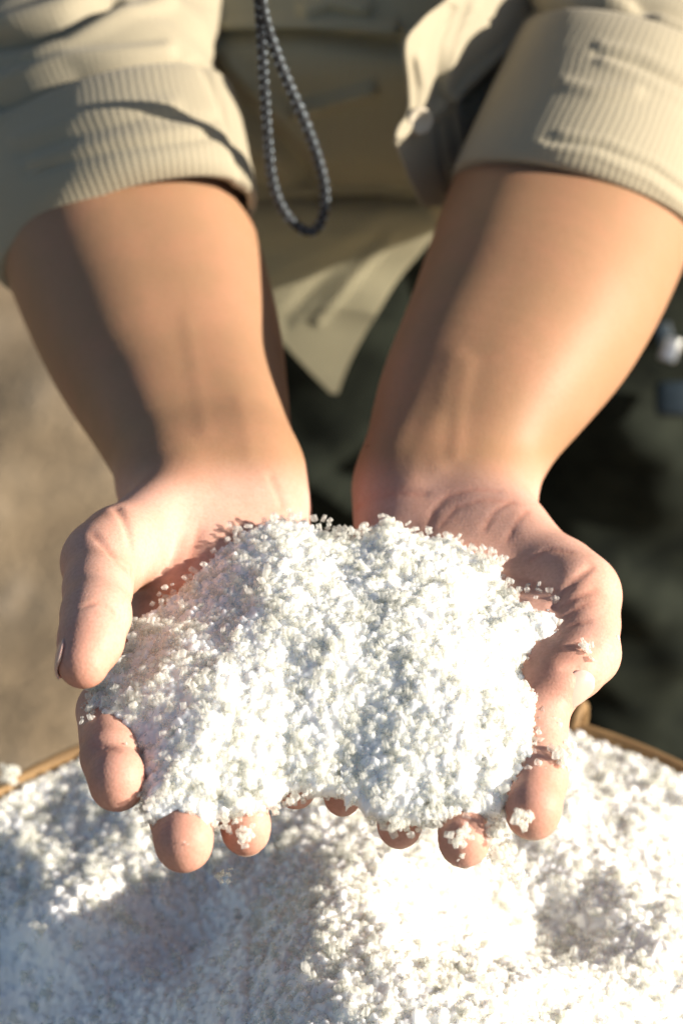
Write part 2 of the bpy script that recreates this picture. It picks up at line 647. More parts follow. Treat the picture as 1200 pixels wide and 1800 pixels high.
def build_arm_field(forearm, hand, side):
    F = Field()
    g = F.group(0.006, 0.0)
    lat = np.array([0.97, 0.25, 0.0]) if side < 0 else np.array([0.95, -0.32, 0.0])
    prev = None
    fa = catmull(np.array(forearm, float), 40)
    fa[:, 3] *= 0.965 * (0.70 + 0.30 * sstep(120, 330, fa[:, 1]))
    fa[:, 2] += (0.017 * (0.62 + 0.38 * sstep(330, 560, fa[:, 1])) if side < 0 else -0.013 * sstep(400, 560, fa[:, 1])) * sstep(860, 650, fa[:, 1])
    for x, y, d, half, th in fa:
        c = at(x, y, d)
        r = R_(half * th, d)
        o = R_(half, d) - r
        cur = (c - lat * o, c + lat * o, r)
        if prev is not None:
            g.append(cone(prev[0], cur[0], prev[2], cur[2]))
            g.append(cone(prev[1], cur[1], prev[2], cur[2]))
            g.append(cone((prev[0] + prev[1]) / 2, (cur[0] + cur[1]) / 2, prev[2], cur[2]))
        prev = cur
    pg = F.group(0.012, 0.016)
    for p in hand['palm']: chain(p, pg)
    # wrist bridge between forearm and heel
    x, y, d, half, th = forearm[0]
    c = at(x, y, d)
    r = R_(half * th, d)
    for k in (-1, 1):
        pg.append(cone(c + lat * k * (R_(half, d) - r), at(hand['palm'][0][0][0] + k * side * -1 * 0 + k * 45, 930, .700), r * 0.80, R_(54, .70)))
    tg = F.group(0.004, 0.006)
    chain(hand['thumb'], tg)
    fg = F.group(0.0012, 0.009)
    for fi in hand['fingers']:
        sub = Field()
        chain(fi, fg)
        # soft pads on the palm side of the two outer finger bones
        x, y, d, r = fi[-1]
        fg.append(blob(at(x, y - 12, d + 0.000) + np.array([0, 0, 0.0008]), np.eye(3), np.array([1.03, 1.08, 0.98]) * R_(r, d)))
    return F


FL = build_arm_field(FOREARM_L, HAND_L, -1)
FR = build_arm_field(FOREARM_R, HAND_R, 1)


creases_L = [
    ([(204, 892), (214, 907), (226, 935), (232, 968), (236, 1000), (236, 1022)], .0013, .0013),
    ([(163, 938), (185, 962), (203, 984), (222, 1000)], .0008, .0010),
    ([(150, 1064), (176, 1057), (200, 1076)], .0006, .0009),
    ([(238, 1044), (290, 1044), (335, 1034), (380, 1010)], .0008, .0011),
    ([(476, 838), (486, 862), (496, 886)], .0006, .0014),
    ([(140, 1302), (170, 1310), (205, 1318)], .0006, .0010),
    ([(300, 1060), (330, 1000), (350, 930)], .0004, .0016),
]
creases_R = [
    ([(972, 1064), (990, 1040), (1008, 1020), (1036, 998)], .0010, .0013),
    ([(985, 1066), (1015, 1050), (1045, 1036)], .0006, .0011),
    ([(998, 1082), (1032, 1058)], .0004, .0012),
    ([(1002, 1098), (1034, 1092)], .0006, .0010),
    ([(752, 930), (760, 898), (785, 872), (830, 860), (875, 863)], .0003, .0012),
    ([(775, 922), (800, 892), (850, 878), (905, 884)], .0002, .0009),
    ([(850, 930), (868, 898), (900, 880)], .0003, .0009),
    ([(890, 950), (905, 920), (925, 898)], .0003, .0009),
    ([(930, 985), (960, 965), (1000, 970)], .0005, .0009),
    ([(625, 895), (690, 868), (745, 868)], .0004, .0016),
    ([(1000, 1138), (1025, 1130), (1050, 1132)], .0005, .0010),
    ([(880, 1010), (930, 1020), (975, 1040)], .0004, .0010),
    ([(955, 1345), (990, 1350)], .0005, .0010),
    ([(990, 1176), (1014, 1178), (1030, 1190), (1030, 1208), (1018, 1222)], .0007, .0010),
]
tend_R = [([(800, 630), (785, 700), (768, 770), (765, 820)], -.0005, .0045), ([(755, 740), (735, 800), (722, 845)], -.0003, .0040),
          ([(822, 640), (806, 720), (800, 800)], -.0004, .0030)]
vein_L = [([(330, 560), (345, 660), (362, 760)], -.0002, .0030), ([(420, 700), (440, 800)], -.0002, .003)]
for F, cs in ((FL, creases_L + vein_L), (FR, creases_R + tend_R)):
    pts = [([h_ for h_ in (hit(F, x, y) for x, y in pix) if h_ is not None], dp, w) for pix, dp, w in cs]
    pts = [p for p in pts if len(p[0]) > 1]
    F.crease_pts = [p for p, dp, w in pts if dp > 0]
    for p, dp, w in pts: F.line(p, dp, w)

VV, QQ, PALM, FLUSH, base = [], [], [], [], 0
for F, hand, side in ((FL, HAND_L, -1), (FR, HAND_R, 1)):
    lo, hi = ((-0.20, 0.28, 0.90), (0.005, 0.86, 1.16)) if side < 0 else ((-0.01, 0.28, 0.90), (0.22, 0.86, 1.16))
    v, q = mesh_field(F, lo, hi, 0.00095)
    px, py, d = to_px(v)
    n = gradient(F, v[:, :])
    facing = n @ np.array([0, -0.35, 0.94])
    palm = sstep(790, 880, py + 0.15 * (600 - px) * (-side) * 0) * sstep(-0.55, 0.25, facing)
    tips = [at(*fi[-1][:3]) for fi in hand['fingers']] + [at(*hand['thumb'][-1][:3])]
    red = np.zeros(len(v))
    for t in tips:
        red = np.maximum(red, 0.42 * sstep(0.022, 0.006, np.linalg.norm(v - t, axis=1)))
    for pl in F.crease_pts:
        for a, b in zip(pl[:-1], pl[1:]):
            dd = cone(a, b, 0, 0)(v)
            red = np.maximum(red, 0.45 * np.exp(-(dd / 0.0009) ** 2) + 0.10 * np.exp(-(dd / 0.004) ** 2))
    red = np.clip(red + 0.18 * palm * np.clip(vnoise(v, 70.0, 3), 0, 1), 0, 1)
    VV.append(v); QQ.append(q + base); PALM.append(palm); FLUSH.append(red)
    base += len(v)
# upper arms and trunk under the shirt, coarser
FT = Field()
g = FT.group(0.03, 0)
g.append(cone(at(160, 120, .88), (-0.145, 0.89, 1.16), .034, .038))
g.append(cone((-0.145, 0.89, 1.16), (-0.15, 0.93, 1.28), .038, .040))
g.append(cone(at(1100, 120, .88), (0.205, 0.885, 1.16), .034, .038))
g.append(cone((0.205, 0.885, 1.16), (0.24, 0.93, 1.28), .038, .040))
g.append(cone((-0.13, 0.94, 1.29), (0.22, 0.94, 1.29), .045, .045))
g.append(cone((0.0, 0.95, 1.27), (0.01, 0.93, 0.95), .06, .065))
g.append(cone((0.10, 0.95, 1.27), (0.09, 0.93, 0.95), .06, .065))
v, q = mesh_field(FT, (-0.26, 0.6, 0.84), (0.36, 1.04, 1.4), 0.007)
VV.append(v); QQ.append(q + base); PALM.append(np.zeros(len(v))); FLUSH.append(np.zeros(len(v)))
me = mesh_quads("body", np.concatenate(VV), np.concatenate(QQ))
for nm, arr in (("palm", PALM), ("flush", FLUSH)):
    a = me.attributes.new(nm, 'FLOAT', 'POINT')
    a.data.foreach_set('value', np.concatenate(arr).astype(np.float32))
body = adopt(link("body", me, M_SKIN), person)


def nail(F, c, ax, nrm, length, width, radius, parent, lift=0.0004):
    """A curved nail plate centred at c; ax points to the free edge."""
    c, ax, nrm = np.asarray(c), np.asarray(ax, float), np.asarray(nrm, float)
    ax = ax / np.linalg.norm(ax)
    nrm = nrm - ax * (nrm @ ax)
    nrm /= np.linalg.norm(nrm)
    sd = np.cross(ax, nrm)
    nu, nv = 15, 19
    V, UV = [], []
    for j in range(nv):
        t = j / (nv - 1) * 2 - 1
        w = (1 - abs(t) ** 3.2 * (0.55 if t > 0 else 0.75)) ** 0.6
        for i in range(nu):
            s = (i / (nu - 1) * 2 - 1)
            ang = s * w * width / 2 / radius
            x = math.sin(ang) * radius
            z = (math.cos(ang) - 1) * radius - 0.0009 * t * t - 0.0004 * max(0, t) ** 2
            tt = t + (1 - s * s) * 0.10 * t
            V.append(c + sd * x + ax * tt * length / 2 + nrm * (z + lift))
            UV.append((i / (nu - 1), j / (nv - 1)))
    Q = [(j * nu + i, j * nu + i + 1, (j + 1) * nu + i + 1, (j + 1) * nu + i) for j in range(nv - 1) for i in range(nu - 1)]
    me = mesh_quads("nail", V, Q)
    uv = me.uv_layers.new(name="UVMap")
    for lp in me.loops: uv.data[lp.index].uv = UV[lp.vertex_index]
    o = adopt(link("nail", me, M_NAIL), parent)
    s = o.modifiers.new("thickness", 'SOLIDIFY')
    s.thickness = 0.0008
    s.offset = -1
    return o


def place_nail(F, axis_pt, nrm, ax, length, width, r):
    """Walk out from the finger's axis along nrm to its skin and lay the nail there."""
    nrm = np.asarray(nrm, float) / np.linalg.norm(nrm)
    t = 0.0
    for _ in range(60):
        v = float(F((axis_pt + nrm * t)[None, None, :])[0, 0])
        if v > -0.00005: break
        t += max(-v, 0.0001)
    return nail(F, axis_pt + nrm * t, ax, nrm, length, width, r, person)


for F, hand in ((FL, HAND_L), (FR, HAND_R)):
    for fi in hand['fingers']:
        a, b = at(*fi[-2][:3]), at(*fi[-1][:3])
        r = R_(fi[-1][3], fi[-1][2])
        ax = (b - a) / np.linalg.norm(b - a)
        place_nail(F, b - ax * r * 0.05, FW * 0.75 - UPV * 0.65, ax, r * 1.3, r * 1.4, r * 1.02)
a, b = at(*HAND_L['thumb'][-2][:3]), at(*HAND_L['thumb'][-1][:3])
place_nail(FL, b + (a - b) * 0.62, -RT * 0.95 + (-FW) * 0.30 - UPV * 0.16, b - a, .0125, .0125, .0090)
c_r = at(996, 1191, .629)
place_nail(FR, c_r, RT * 0.16 - FW * 0.95 - UPV * 0.24, at(975, 1222, .626) - at(1030, 1180, .629), .0122, .0104, .0090)

# ------------------------------------------------------------------ cloth
def grid_mesh(name, G, closed=False, uscale=None):
    """Grid (rows, cols, 3) to a mesh with UVs measured in metres."""
    r, c = G.shape[:2]
    idx = np.arange(r * c).reshape(r, c)
    if closed:
        A, B = idx, np.roll(idx, -1, 1)
    else:
        A, B = idx[:, :-1], idx[:, 1:]
    Q = np.stack([A[:-1], B[:-1], B[1:], A[1:]], -1).reshape(-1, 4)
    me = mesh_quads(name, G, Q)
    mid = G[r // 2]
    u = np.concatenate([[0], np.cumsum(np.linalg.norm(np.diff(mid, axis=0), axis=1))])
    midc = G[:, c // 2]
    v = np.concatenate([[0], np.cumsum(np.linalg.norm(np.diff(midc, axis=0), axis=1))])
    U = np.stack(np.meshgrid(u, v), -1).reshape(-1, 2)
    uv = me.uv_layers.new(name="UVMap")
    li = np.zeros(len(me.loops), dtype=np.int32)
    me.loops.foreach_get('vertex_index', li)
    uv.data.foreach_set('uv', U[li].astype(np.float32).ravel())
    return me


def rings(K, n, m, wrap, tail=()):
    """K: list of (PL, PR, dc, PT, dt). Returns a (n, m, 3) tube grid and its outward normals."""
    L = np.array([at(*k[0], k[2]) for k in K])
    Rr = np.array([at(*k[1], k[2]) for k in K])
    T = np.array([at(*k[3], k[4]) for k in K])
    for c, r in tail:                            # rings round the upright upper arm, up to the shoulder
        c = np.array(c)
        L, Rr, T = np.vstack([L, c - RT * r]), np.vstack([Rr, c + RT * r]), np.vstack([T, c - np.array([0, r, -0.01])])
    L, Rr, T = catmull(L, n), catmull(Rr, n), catmull(T, n)
    C = (L + Rr) / 2
    H = (Rr - L) / 2
    N = T - C
    th = np.linspace(*wrap, m)
    G = C[:, None] + np.cos(th)[None, :, None] * H[:, None] + np.sin(th)[None, :, None] * N[:, None] * np.where(np.sin(th) < 0, 0.85, 1.0)[None, :, None]
    du = np.gradient(G, axis=1)
    dv = np.gradient(G, axis=0)
    nn = np.cross(du, dv)
    nn /= np.linalg.norm(nn, axis=-1, keepdims=True) + 1e-12
    if ((G - C[:, None]) * nn).sum() < 0: nn = -nn
    return G, nn, th


def folds(G, amp, seed, sx=14.0, sz=36.0):
    """Long soft creases: stretched ridged noise."""
    Q = G * np.array([sx, sz, sz])
    a = vnoise(Q, 1.0, seed)
    b = vnoise(Q * 2.1 + 7.3, 1.0, seed + 1)
    return amp * ((1 - np.abs(a) * 2.2) * 0.7 + b * 0.35)


def pix_ridges(G, items):
    """Ridges (or furrows) laid along polylines given where they run on the cloth; width in pixels, height in metres."""
    px, py, d = to_px(G.reshape(-1, 3))
    h = np.zeros(len(px))
    for pts, w, a in items:
        dd = np.full(len(px), 1e9)
        for (x0, y0), (x1, y1) in zip(pts[:-1], pts[1:]):
            bx, by = x1 - x0, y1 - y0
            t = np.clip(((px - x0) * bx + (py - y0) * by) / (bx * bx + by * by), 0, 1)
            dd = np.minimum(dd, np.hypot(px - x0 - t * bx, py - y0 - t * by))
        h += a * np.exp(-(dd / w) ** 2)
    return h.reshape(G.shape[:2])


def cloth_obj(name, G, mat, parent, thick=0.0012, closed=False):
    o = link(name, grid_mesh(name, G, closed), mat)
    o.parent = parent
    s = o.modifiers.new("thickness", 'SOLIDIFY')
    s.thickness = thick
    s.offset = 0
    return o


shirt = bpy.data.objects.new("shirt", None)
COL.objects.link(shirt)
adopt(shirt, person)
shirt_inv = Matrix.Translation(-Vector(person.location))


def under(o, par):
    o.parent = par
    o.matrix_parent_inverse = Matrix.Identity(4)
    return o


WRAP = (-0.5 * math.pi, 1.5 * math.pi)
# left of the picture: sleeve, then its rolled cuff band
SL = [((-25, 405), (432, 335), .812, (225, 262), .777), ((-45, 330), (418, 262), .828, (205, 190), .790), ((-75, 235), (388, 185), .846, (180, 115), .806),
      ((-105, 140), (362, 118), .862, (165, 45), .815), ((-130, 60), (384, 62), .876, (150, -10), .832), ((-150, -40), (384, -20), .895, (140, -110), .850)]
G, N, th = rings(SL, 130, 160, WRAP, [((-0.145, 0.890, 1.16), 0.062), ((-0.165, 0.93, 1.29), 0.066), ((-0.10, 0.94, 1.35), 0.06)])
h = folds(G, 0.0028, 11) + pix_ridges(G, [
    ([(0, 60), (120, 25), (230, -30)], 16, 0.006), ([(-20, 85), (110, 60), (200, 10)], 12, -0.006),
    ([(0, 150), (120, 108), (290, 95)], 14, 0.004), ([(0, 190), (140, 135), (300, 118)], 9, -0.004),
    ([(60, 100), (200, 40), (290, 10)], 12, 0.003), ([(345, 120), (375, 160), (400, 215)], 10, -0.005)])
cloth_obj("sleeve", G + N * h[..., None], M_SHIRT, shirt)
CL = [((6, 478), (439, 366), .806, (240, 322), .777), ((-8, 440), (435, 335), .812, (233, 285), .773), ((-28, 385), (425, 280), .822, (218, 225), .779),
      ((-48, 320), (405, 215), .836, (205, 165), .790), ((-60, 285), (390, 178), .843, (198, 132), .801)]
G, N, th = rings(CL, 70, 180, WRAP)
edge = np.minimum(np.linspace(0, 1, 70), 1 - np.linspace(0, 1, 70))
h = 0.0018 * (1 - np.exp(-edge / 0.03))[:, None] + folds(G, 0.0009, 23) + pix_ridges(G, [
    ([(50, 275), (150, 240), (260, 212), (370, 220)], 11, -0.0013), ([(60, 305), (200, 270), (370, 245)], 10, -0.0011),
    ([(40, 250), (160, 212), (300, 195)], 15, 0.0013), ([(70, 290), (200, 255), (350, 235)], 11, 0.0010),
    ([(345, 110), (378, 190), (402, 260), (425, 340)], 7, -0.0017)])
h[:4] -= 0.0016 * np.linspace(1, 0, 4)[:, None]
cloth_obj("cuff", G + N * h[..., None], M_SHIRT, shirt, 0.0015)
# right of the picture
SR = [((845, 235), (1275, 355), .825, (1075, 214), .778), ((880, 160), (1300, 275), .838, (1107, 139), .792), ((915, 85), (1330, 195), .856, (1135, 64), .812),
      ((918, 30), (1355, 110), .872, (1160, -16), .830), ((930, -40), (1400, 20), .888, (1210, -96), .850)]
G, N, th = rings(SR, 130, 160, WRAP, [((0.205, 0.885, 1.16), 0.062), ((0.255, 0.93, 1.29), 0.066), ((0.19, 0.94, 1.35), 0.06)])
h = folds(G, 0.003, 31) + pix_ridges(G, [
    ([(905, 5), (960, 32), (1040, 40), (1130, 30)], 16, -0.0042), ([(930, -15), (1010, 12), (1100, 8)], 12, 0.0036),
    ([(1060, 10), (1130, 30), (1200, 62)], 12, 0.0030), ([(1090, 0), (1150, 14), (1220, 40)], 11, -0.0024)])
cloth_obj("sleeve", G + N * h[..., None], M_SHIRT, shirt)
CR = [((803, 312), (1228, 434), .816, (1030, 307), .770), ((815, 288), (1238, 405), .820, (1040, 277), .769), ((845, 225), (1262, 340), .830, (1067, 209), .776),
      ((880, 150), (1290, 265), .842, (1097, 134), .788), ((908, 92), (1315, 205), .853, (1123, 71), .800), ((925, 62), (1328, 175), .860, (1135, 41), .810)]
G, N, th = rings(CR, 80, 180, WRAP)
edge = np.minimum(np.linspace(0, 1, 80), 1 - np.linspace(0, 1, 80))
h = 0.0018 * (1 - np.exp(-edge / 0.03))[:, None] + folds(G, 0.0008, 43) + pix_ridges(G, [
    ([(1055, 92), (1120, 105), (1200, 145)], 10, 0.0013), ([(1060, 118), (1130, 150), (1200, 185)], 11, 0.0014), ([(1050, 105), (1120, 125), (1200, 165)], 8, -0.0012),
    ([(990, 155), (1040, 168), (1110, 170)], 11, 0.0014), ([(985, 240), (1060, 250), (1140, 285), (1200, 330)], 6, 0.0008),
    ([(950, 262), (1040, 275), (1130, 315), (1200, 365)], 6, 0.0008), ([(960, 252), (1050, 263), (1140, 300), (1200, 345)], 5, -0.0008)])
h[:4] -= 0.0016 * np.linspace(1, 0, 4)[:, None]
cloth_obj("cuff", G + N * h[..., None], M_SHIRT, shirt, 0.0015)

# shirt front, hanging in a curved tail
def panel(rows, n, m, depth_fn, name, mat, ridges, amp, seed, push=None, sx=14, sz=30):
    rows = np.array(rows, float)
    E = catmull(rows, n)
    s = np.linspace(0, 1, m)
    PX = E[:, 1:2] * (1 - s) + E[:, 2:3] * s
    PY = np.repeat(E[:, 0:1], m, 1)
    if rows.shape[1] > 3: PY = E[:, 0:1] * (1 - s) + E[:, 3:4] * s
    G = on_wall(PX, PY, depth_fn(PX, PY))
    h = folds(G, amp, seed, sx, sz) + pix_ridges(G, ridges)
    G = G - np.array([0, 0.97, -0.2]) * h[..., None]
    return cloth_obj(name, G, mat, shirt)


front_rows = [(-420, 150, 830), (-150, 210, 815), (0, 240, 800), (150, 265, 800), (300, 290, 790), (380, 320, 780), (440, 365, 742), (500, 412, 694), (560, 462, 655),
              (620, 515, 622), (660, 552, 604), (690, 582, 594)]
def front_y(px, py):
    x = (px - 690) / 3600 * 0.9
    return 0.768 + 0.07 * sstep(150, -250, py) + 1.3 * x * x - 0.018 * sstep(300, 690, py) + 0.012 * np.exp(-((py - 330) / 30.0) ** 2)
panel(front_rows, 220, 150, front_y, "shirt_front", M_FRONT, [
    ([(395, 42), (520, 36), (690, 45)], 9, 0.009), ([(380, 62), (540, 58), (700, 80)], 16, -0.008), ([(540, 12), (580, -4), (640, 8)], 14, 0.007),
    ([(520, 195), (580, 178), (650, 158)], 11, 0.007), ([(365, 115), (440, 200), (540, 300)], 22, -0.010), ([(400, 120), (470, 190), (560, 280)], 18, 0.004),
    ([(430, 335), (560, 332), (715, 342)], 8, 0.004), ([(560, 352), (660, 345), (715, 352)], 9, -0.006),
    ([(470, 480), (600, 420), (680, 370)], 20, 0.0012), ([(500, 560), (590, 470), (660, 420)], 16, -0.0012), ([(560, 560), (610, 500), (690, 410)], 12, 0.0009)],
    0.0022, 51)
# the other front: placket edge turned outward, lit by the sun
def flap_y(px, py):
    return 0.698 + 0.06 * sstep(120, -250, py) + (px - 700) / 3600 * 1.15 - 0.01 * sstep(150, 330, py)
placket_rows = [(-300, 850, 1010), (-100, 825, 985), (-40, 808, 965), (0, 784, 945), (30, 745, 935), (60, 718, 925), (90, 710, 905), (150, 716, 880), (195, 716, 858), (220, 698, 850),
                (240, 692, 846), (270, 702, 838), (310, 718, 832), (345, 734, 826), (362, 744, 822)]
panel(placket_rows, 160, 60, flap_y, "placket", M_SHIRT, [
    ([(800, 165), (860, 110), (930, 45)], 9, 0.006), ([(820, 185), (880, 125), (925, 75)], 12, -0.010), ([(735, 100), (745, 150), (740, 200)], 10, 0.003),
    ([(790, 20), (770, 80), (760, 180)], 10, -0.004), ([(830, 10), (800, 90), (785, 160)], 9, 0.004), ([(700, 232), (750, 205), (800, 170)], 10, 0.004),
    ([(765, 220), (775, 280), (790, 330)], 8, -0.003), ([(800, 190), (812, 250), (818, 310)], 7, 0.003)], 0.0022, 61)
# the lower hem of that front, seen in shade between arm and tail
hem_rows = [(290, 745, 930, 300), (330, 742, 925, 330), (365, 752, 920, 345), (392, 768, 915, 350)]
panel(hem_rows, 40, 40, lambda a, b: 0.745 + (a - 740) / 3600 * 0.4, "shirt_front", M_FRONT, [], 0.002, 71)
# side tail of the shirt beside the far elbow
side_rows = [(470, 1060, 1260), (520, 1080, 1240), (570, 1092, 1190), (610, 1090, 1150), (640, 1085, 1110)]
panel(side_rows, 40, 30, lambda a, b: 0.90 + 0 * a, "shirt_tail", M_FRONT, [], 0.003, 81)
# back and sides so the shirt encloses the trunk
th = np.linspace(-0.15 * math.pi, 1.15 * math.pi, 60)
zz = np.linspace(0.80, 1.42, 40)
G = np.stack([0.06 + 0.19 * np.cos(th)[None, :] + 0 * zz[:, None], 0.93 + 0.13 * np.sin(th)[None, :] + 0 * zz[:, None], zz[:, None] + 0 * th[None, :]], -1)
cloth_obj("shirt_back", G + folds(G, 0.006, 91)[..., None] * np.array([0.3, 1, 0]), M_FRONT, shirt)


def disc(name, c, ax, nrm, r, t, mat, parent):
    nrm = np.asarray(nrm, float) / np.linalg.norm(nrm)
    e1 = np.cross(nrm, ax); e1 /= np.linalg.norm(e1)
    e2 = np.cross(nrm, e1)
    V, n = [], 20
    prof = [(0.0, 0.55), (0.60, 0.55), (0.72, 1.0), (0.92, 1.0), (1.0, 0.5), (0.92, 0.0), (0, 0)]
    for rr, z in prof:
        for k in range(n):
            a = 2 * math.pi * k / n
            V.append(c + (e1 * math.cos(a) + e2 * math.sin(a)) * max(rr, 0.02) * r + nrm * z * t)
    Q = [(j * n + k, j * n + (k + 1) % n, (j + 1) * n + (k + 1) % n, (j + 1) * n + k) for j in range(len(prof) - 1) for k in range(n)]
    return link(name, mesh_quads(name, V, Q), mat, parent)


bc = on_wall(736, 212, flap_y(736, 212) - 0.006)
disc("button", bc, UPV, np.array([0.35, -0.8, 0.4]), 0.0055, 0.0022, M_BUTTON, shirt)

# ------------------------------------------------------------------ trousers
FTz = Field()
g = FTz.group(0.03, 0)
XC = 0.065
for s, dx in ((-1, -0.098), (1, 0.108)):
    g.append(cone((XC + dx * 0.72, 0.92, 0.90), (XC + dx, 0.91, 0.50), .092, .083))
    g.append(cone((XC + dx, 0.91, 0.50), (XC + dx * 1.05, 0.93, 0.07), .080, .066))
g.append(cone((XC - 0.085, 0.925, 0.95), (XC + 0.085, 0.925, 0.95), .10, .10))
def trouser_noise(P):
    Q = P * np.array([11.0, 11.0, 17.0])
    Q = Q + np.stack([0.6 * P[..., 2] * 17, 0 * P[..., 0], 0.8 * P[..., 0] * 17], -1)
    return 0.013 * (np.abs(vnoise(Q, 1.0, 5)) - 0.3) + 0.004 * vnoise(P, 40.0, 6)
FTz.noise = trouser_noise
v, q = mesh_field(FTz, (-0.25, 0.70, 0.02), (0.40, 1.12, 1.12), 0.006)
trousers = adopt(link("trousers", mesh_quads("trousers", v, q), M_TROUSER), person)
for s in (-1, 1):
    FS = Field()
    g = FS.group(0.02, 0)
    x0 = XC + s * 0.108
    g.append(cone((x0, 0.96, 0.055), (x0 + s * 0.01, 0.80, 0.040), .042, .036))
    g.append(cone((x0, 0.95, 0.05), (x0, 0.95, 0.11), .042, .040))
    v, q = mesh_field(FS, (x0 - 0.09, 0.70, -0.01), (x0 + 0.09, 1.05, 0.18), 0.006)
    v[:, 2] = np.maximum(v[:, 2], 0.001)
    adopt(link("shoe", mesh_quads("shoe", v, q), M_SHOE), person)


def box_mesh(name, c, ax, size, bev=0.15):
    """Bevelled box: axes are the rows of ax."""
    import bmesh
    bm = bmesh.new()
    bmesh.ops.create_cube(bm, size=1.0)
    for vv in bm.verts: vv.co = Vector((vv.co.x * size[0], vv.co.y * size[1], vv.co.z * size[2]))
    bmesh.ops.bevel(bm, geom=list(bm.edges), offset=min(size) * bev, segments=2, affect='EDGES', profile=0.5)
    A = np.asarray(ax)
    for vv in bm.verts: vv.co = Vector(c + vv.co.x * A[0] + vv.co.y * A[1] + vv.co.z * A[2])
    me = bpy.data.meshes.new(name)
    bm.to_mesh(me)
    bm.free()
    return me


def tube(name, pts, r, mat, parent=None, n=12, closed=False, prof=None):
    P = np.asarray(pts, float)
    T = np.gradient(P, axis=0)
    T /= np.linalg.norm(T, axis=1, keepdims=True)
    nrm = np.cross(T[0], [0.3, 0.8, 0.5])
    nrm /= np.linalg.norm(nrm)
    V = []
    Ns = []
    for i in range(len(P)):
        nrm = nrm - T[i] * (nrm @ T[i])
        nrm /= np.linalg.norm(nrm)
        b = np.cross(T[i], nrm)
        Ns.append((nrm.copy(), b))
        rr = r if np.isscalar(r) else r[i]
        for k in range(n):
            a = 2 * math.pi * k / n
            V.append(P[i] + (nrm * math.cos(a) + b * math.sin(a)) * rr)
    m = len(P)
    Q = [(i * n + k, i * n + (k + 1) % n, (i + 1) * n + (k + 1) % n, (i + 1) * n + k) for i in range(m - 1) for k in range(n)]
    o = link(name, mesh_quads(name, V, Q), mat, parent)
    return o, P, T, Ns


# metal clip on a strap at the belt, and the pouch under it (far right, out of focus)
clip = tag(empty("belt_clip", on_wall(1165, 580, 0.86)), "pale metal clip on a dark strap hanging beside the elbow at far right", "clip")
adopt(link("clip_plate", box_mesh("clip_plate", on_wall(1176, 614, 0.825), (RT * 0.95 + UPV * -0.3, FW, UPV * 0.95 + RT * 0.3), (0.0085, 0.004, 0.0120)), M_METAL), clip)
adopt(link("strap", box_mesh("strap", on_wall(1158, 560, 0.835), (RT * 0.93 + UPV * 0.3, FW, UPV * 0.95 - RT * 0.3), (0.008, 0.003, 0.030)), M_POUCH), clip)
pch = link("pouch", box_mesh("pouch", on_wall(1200, 702, 0.815), (RT, FW, UPV), (0.028, 0.012, 0.018), 0.25), M_POUCH)
tag(pch, "dark blue pouch on the trousers below the metal clip at the right edge", "pouch")

# ------------------------------------------------------------------ the cord
cord_px = [(454, -160), (453, -60), (455, 0), (459, 60), (464, 150), (470, 240), (479, 320), (500, 372), (532, 404), (556, 402), (569, 372), (570, 330), (559, 280),
           (536, 215), (508, 150), (484, 90), (466, 30), (459, -20), (458, -80), (458, -160)]
cp = catmull(np.array(cord_px, float), 420)
CP = on_wall(cp[:, 0], cp[:, 1], 0.672 + 0.004 * np.sin(np.linspace(0, math.pi, 420)))
CP[330:, 1] -= 0.003 * sstep(330, 400, np.arange(330, 420))
cord = tag(empty("cord", CP[200]), "dark braided cord loop with pale flecks hanging in front of the shirt", "cord")
step = np.concatenate([[0], np.cumsum(np.linalg.norm(np.diff(CP, axis=0), axis=1))])
o, P, T, NsB = tube("braid", CP, 0.00185 + 0.00022 * np.sin(step / 0.0021 * 2 * math.pi), M_CORD, None, 12)
adopt(o, cord)
FV, FQ = [], []
s_at = np.arange(0, step[-1], 0.00215)
for j, s in enumerate(s_at):
    i = int(np.clip(np.searchsorted(step, s), 1, 418))
    nr, b = NsB[i]
    for k in range(4):
        if (j + k) % 2: continue
        a = 2 * math.pi * k / 4 + 0.4
        e = nr * math.cos(a) + b * math.sin(a)
        t = np.cross(T[i], e)
        d1 = (T[i] * 0.75 + t * 0.65)
        d2 = np.cross(e, d1)
        c = CP[i] + e * 0.00185
        o8 = len(FV)
        for x in (-1, 1):
            for y in (-1, 1):
                for z in (-1, 1):
                    taper = 1 - 0.35 * (z > 0)
                    FV.append(c + d1 * x * 0.0008 * taper + d2 * y * 0.00038 * taper + e * z * 0.00035)
        FQ += [(o8, o8 + 1, o8 + 3, o8 + 2), (o8 + 4, o8 + 6, o8 + 7, o8 + 5), (o8, o8 + 4, o8 + 5, o8 + 1), (o8 + 2, o8 + 3, o8 + 7, o8 + 6), (o8, o8 + 2, o8 + 6, o8 + 4), (o8 + 1, o8 + 5, o8 + 7, o8 + 3)]
fl = adopt(link("fleck", mesh_quads("fleck", FV, FQ), M_FLECK), cord)
fl['kind'] = 'stuff'

# ------------------------------------------------------------------ ground
gx = np.linspace(-1, 1, 161)
gx = np.sign(gx) * (np.abs(gx) ** 3 * 60 + np.abs(gx) * 1.2)
GX, GY = np.meshgrid(gx - 0.2, gx + 1.4)
Gz = np.stack([GX, GY, 0 * GX], -1)
Gz[..., 2] = 0.012 * vnoise(Gz, 6.0, 3) + 0.006 * vnoise(Gz, 17.0, 4) - 0.014
ground = link("ground", grid_mesh("ground", Gz), M_GROUND)
tag(ground, "bare brown sandy ground behind the basket", None, None, 'structure')

# ------------------------------------------------------------------ basket
BC = np.array([0.008, 0.345])
BR = 0.214
RIM = 0.872
basket = tag(empty("basket", (BC[0], BC[1], 0.0)), "round tan bamboo basket with a bound rim full of white salt", "basket")
n = 160
a = np.linspace(0, 2 * math.pi, n, endpoint=False)


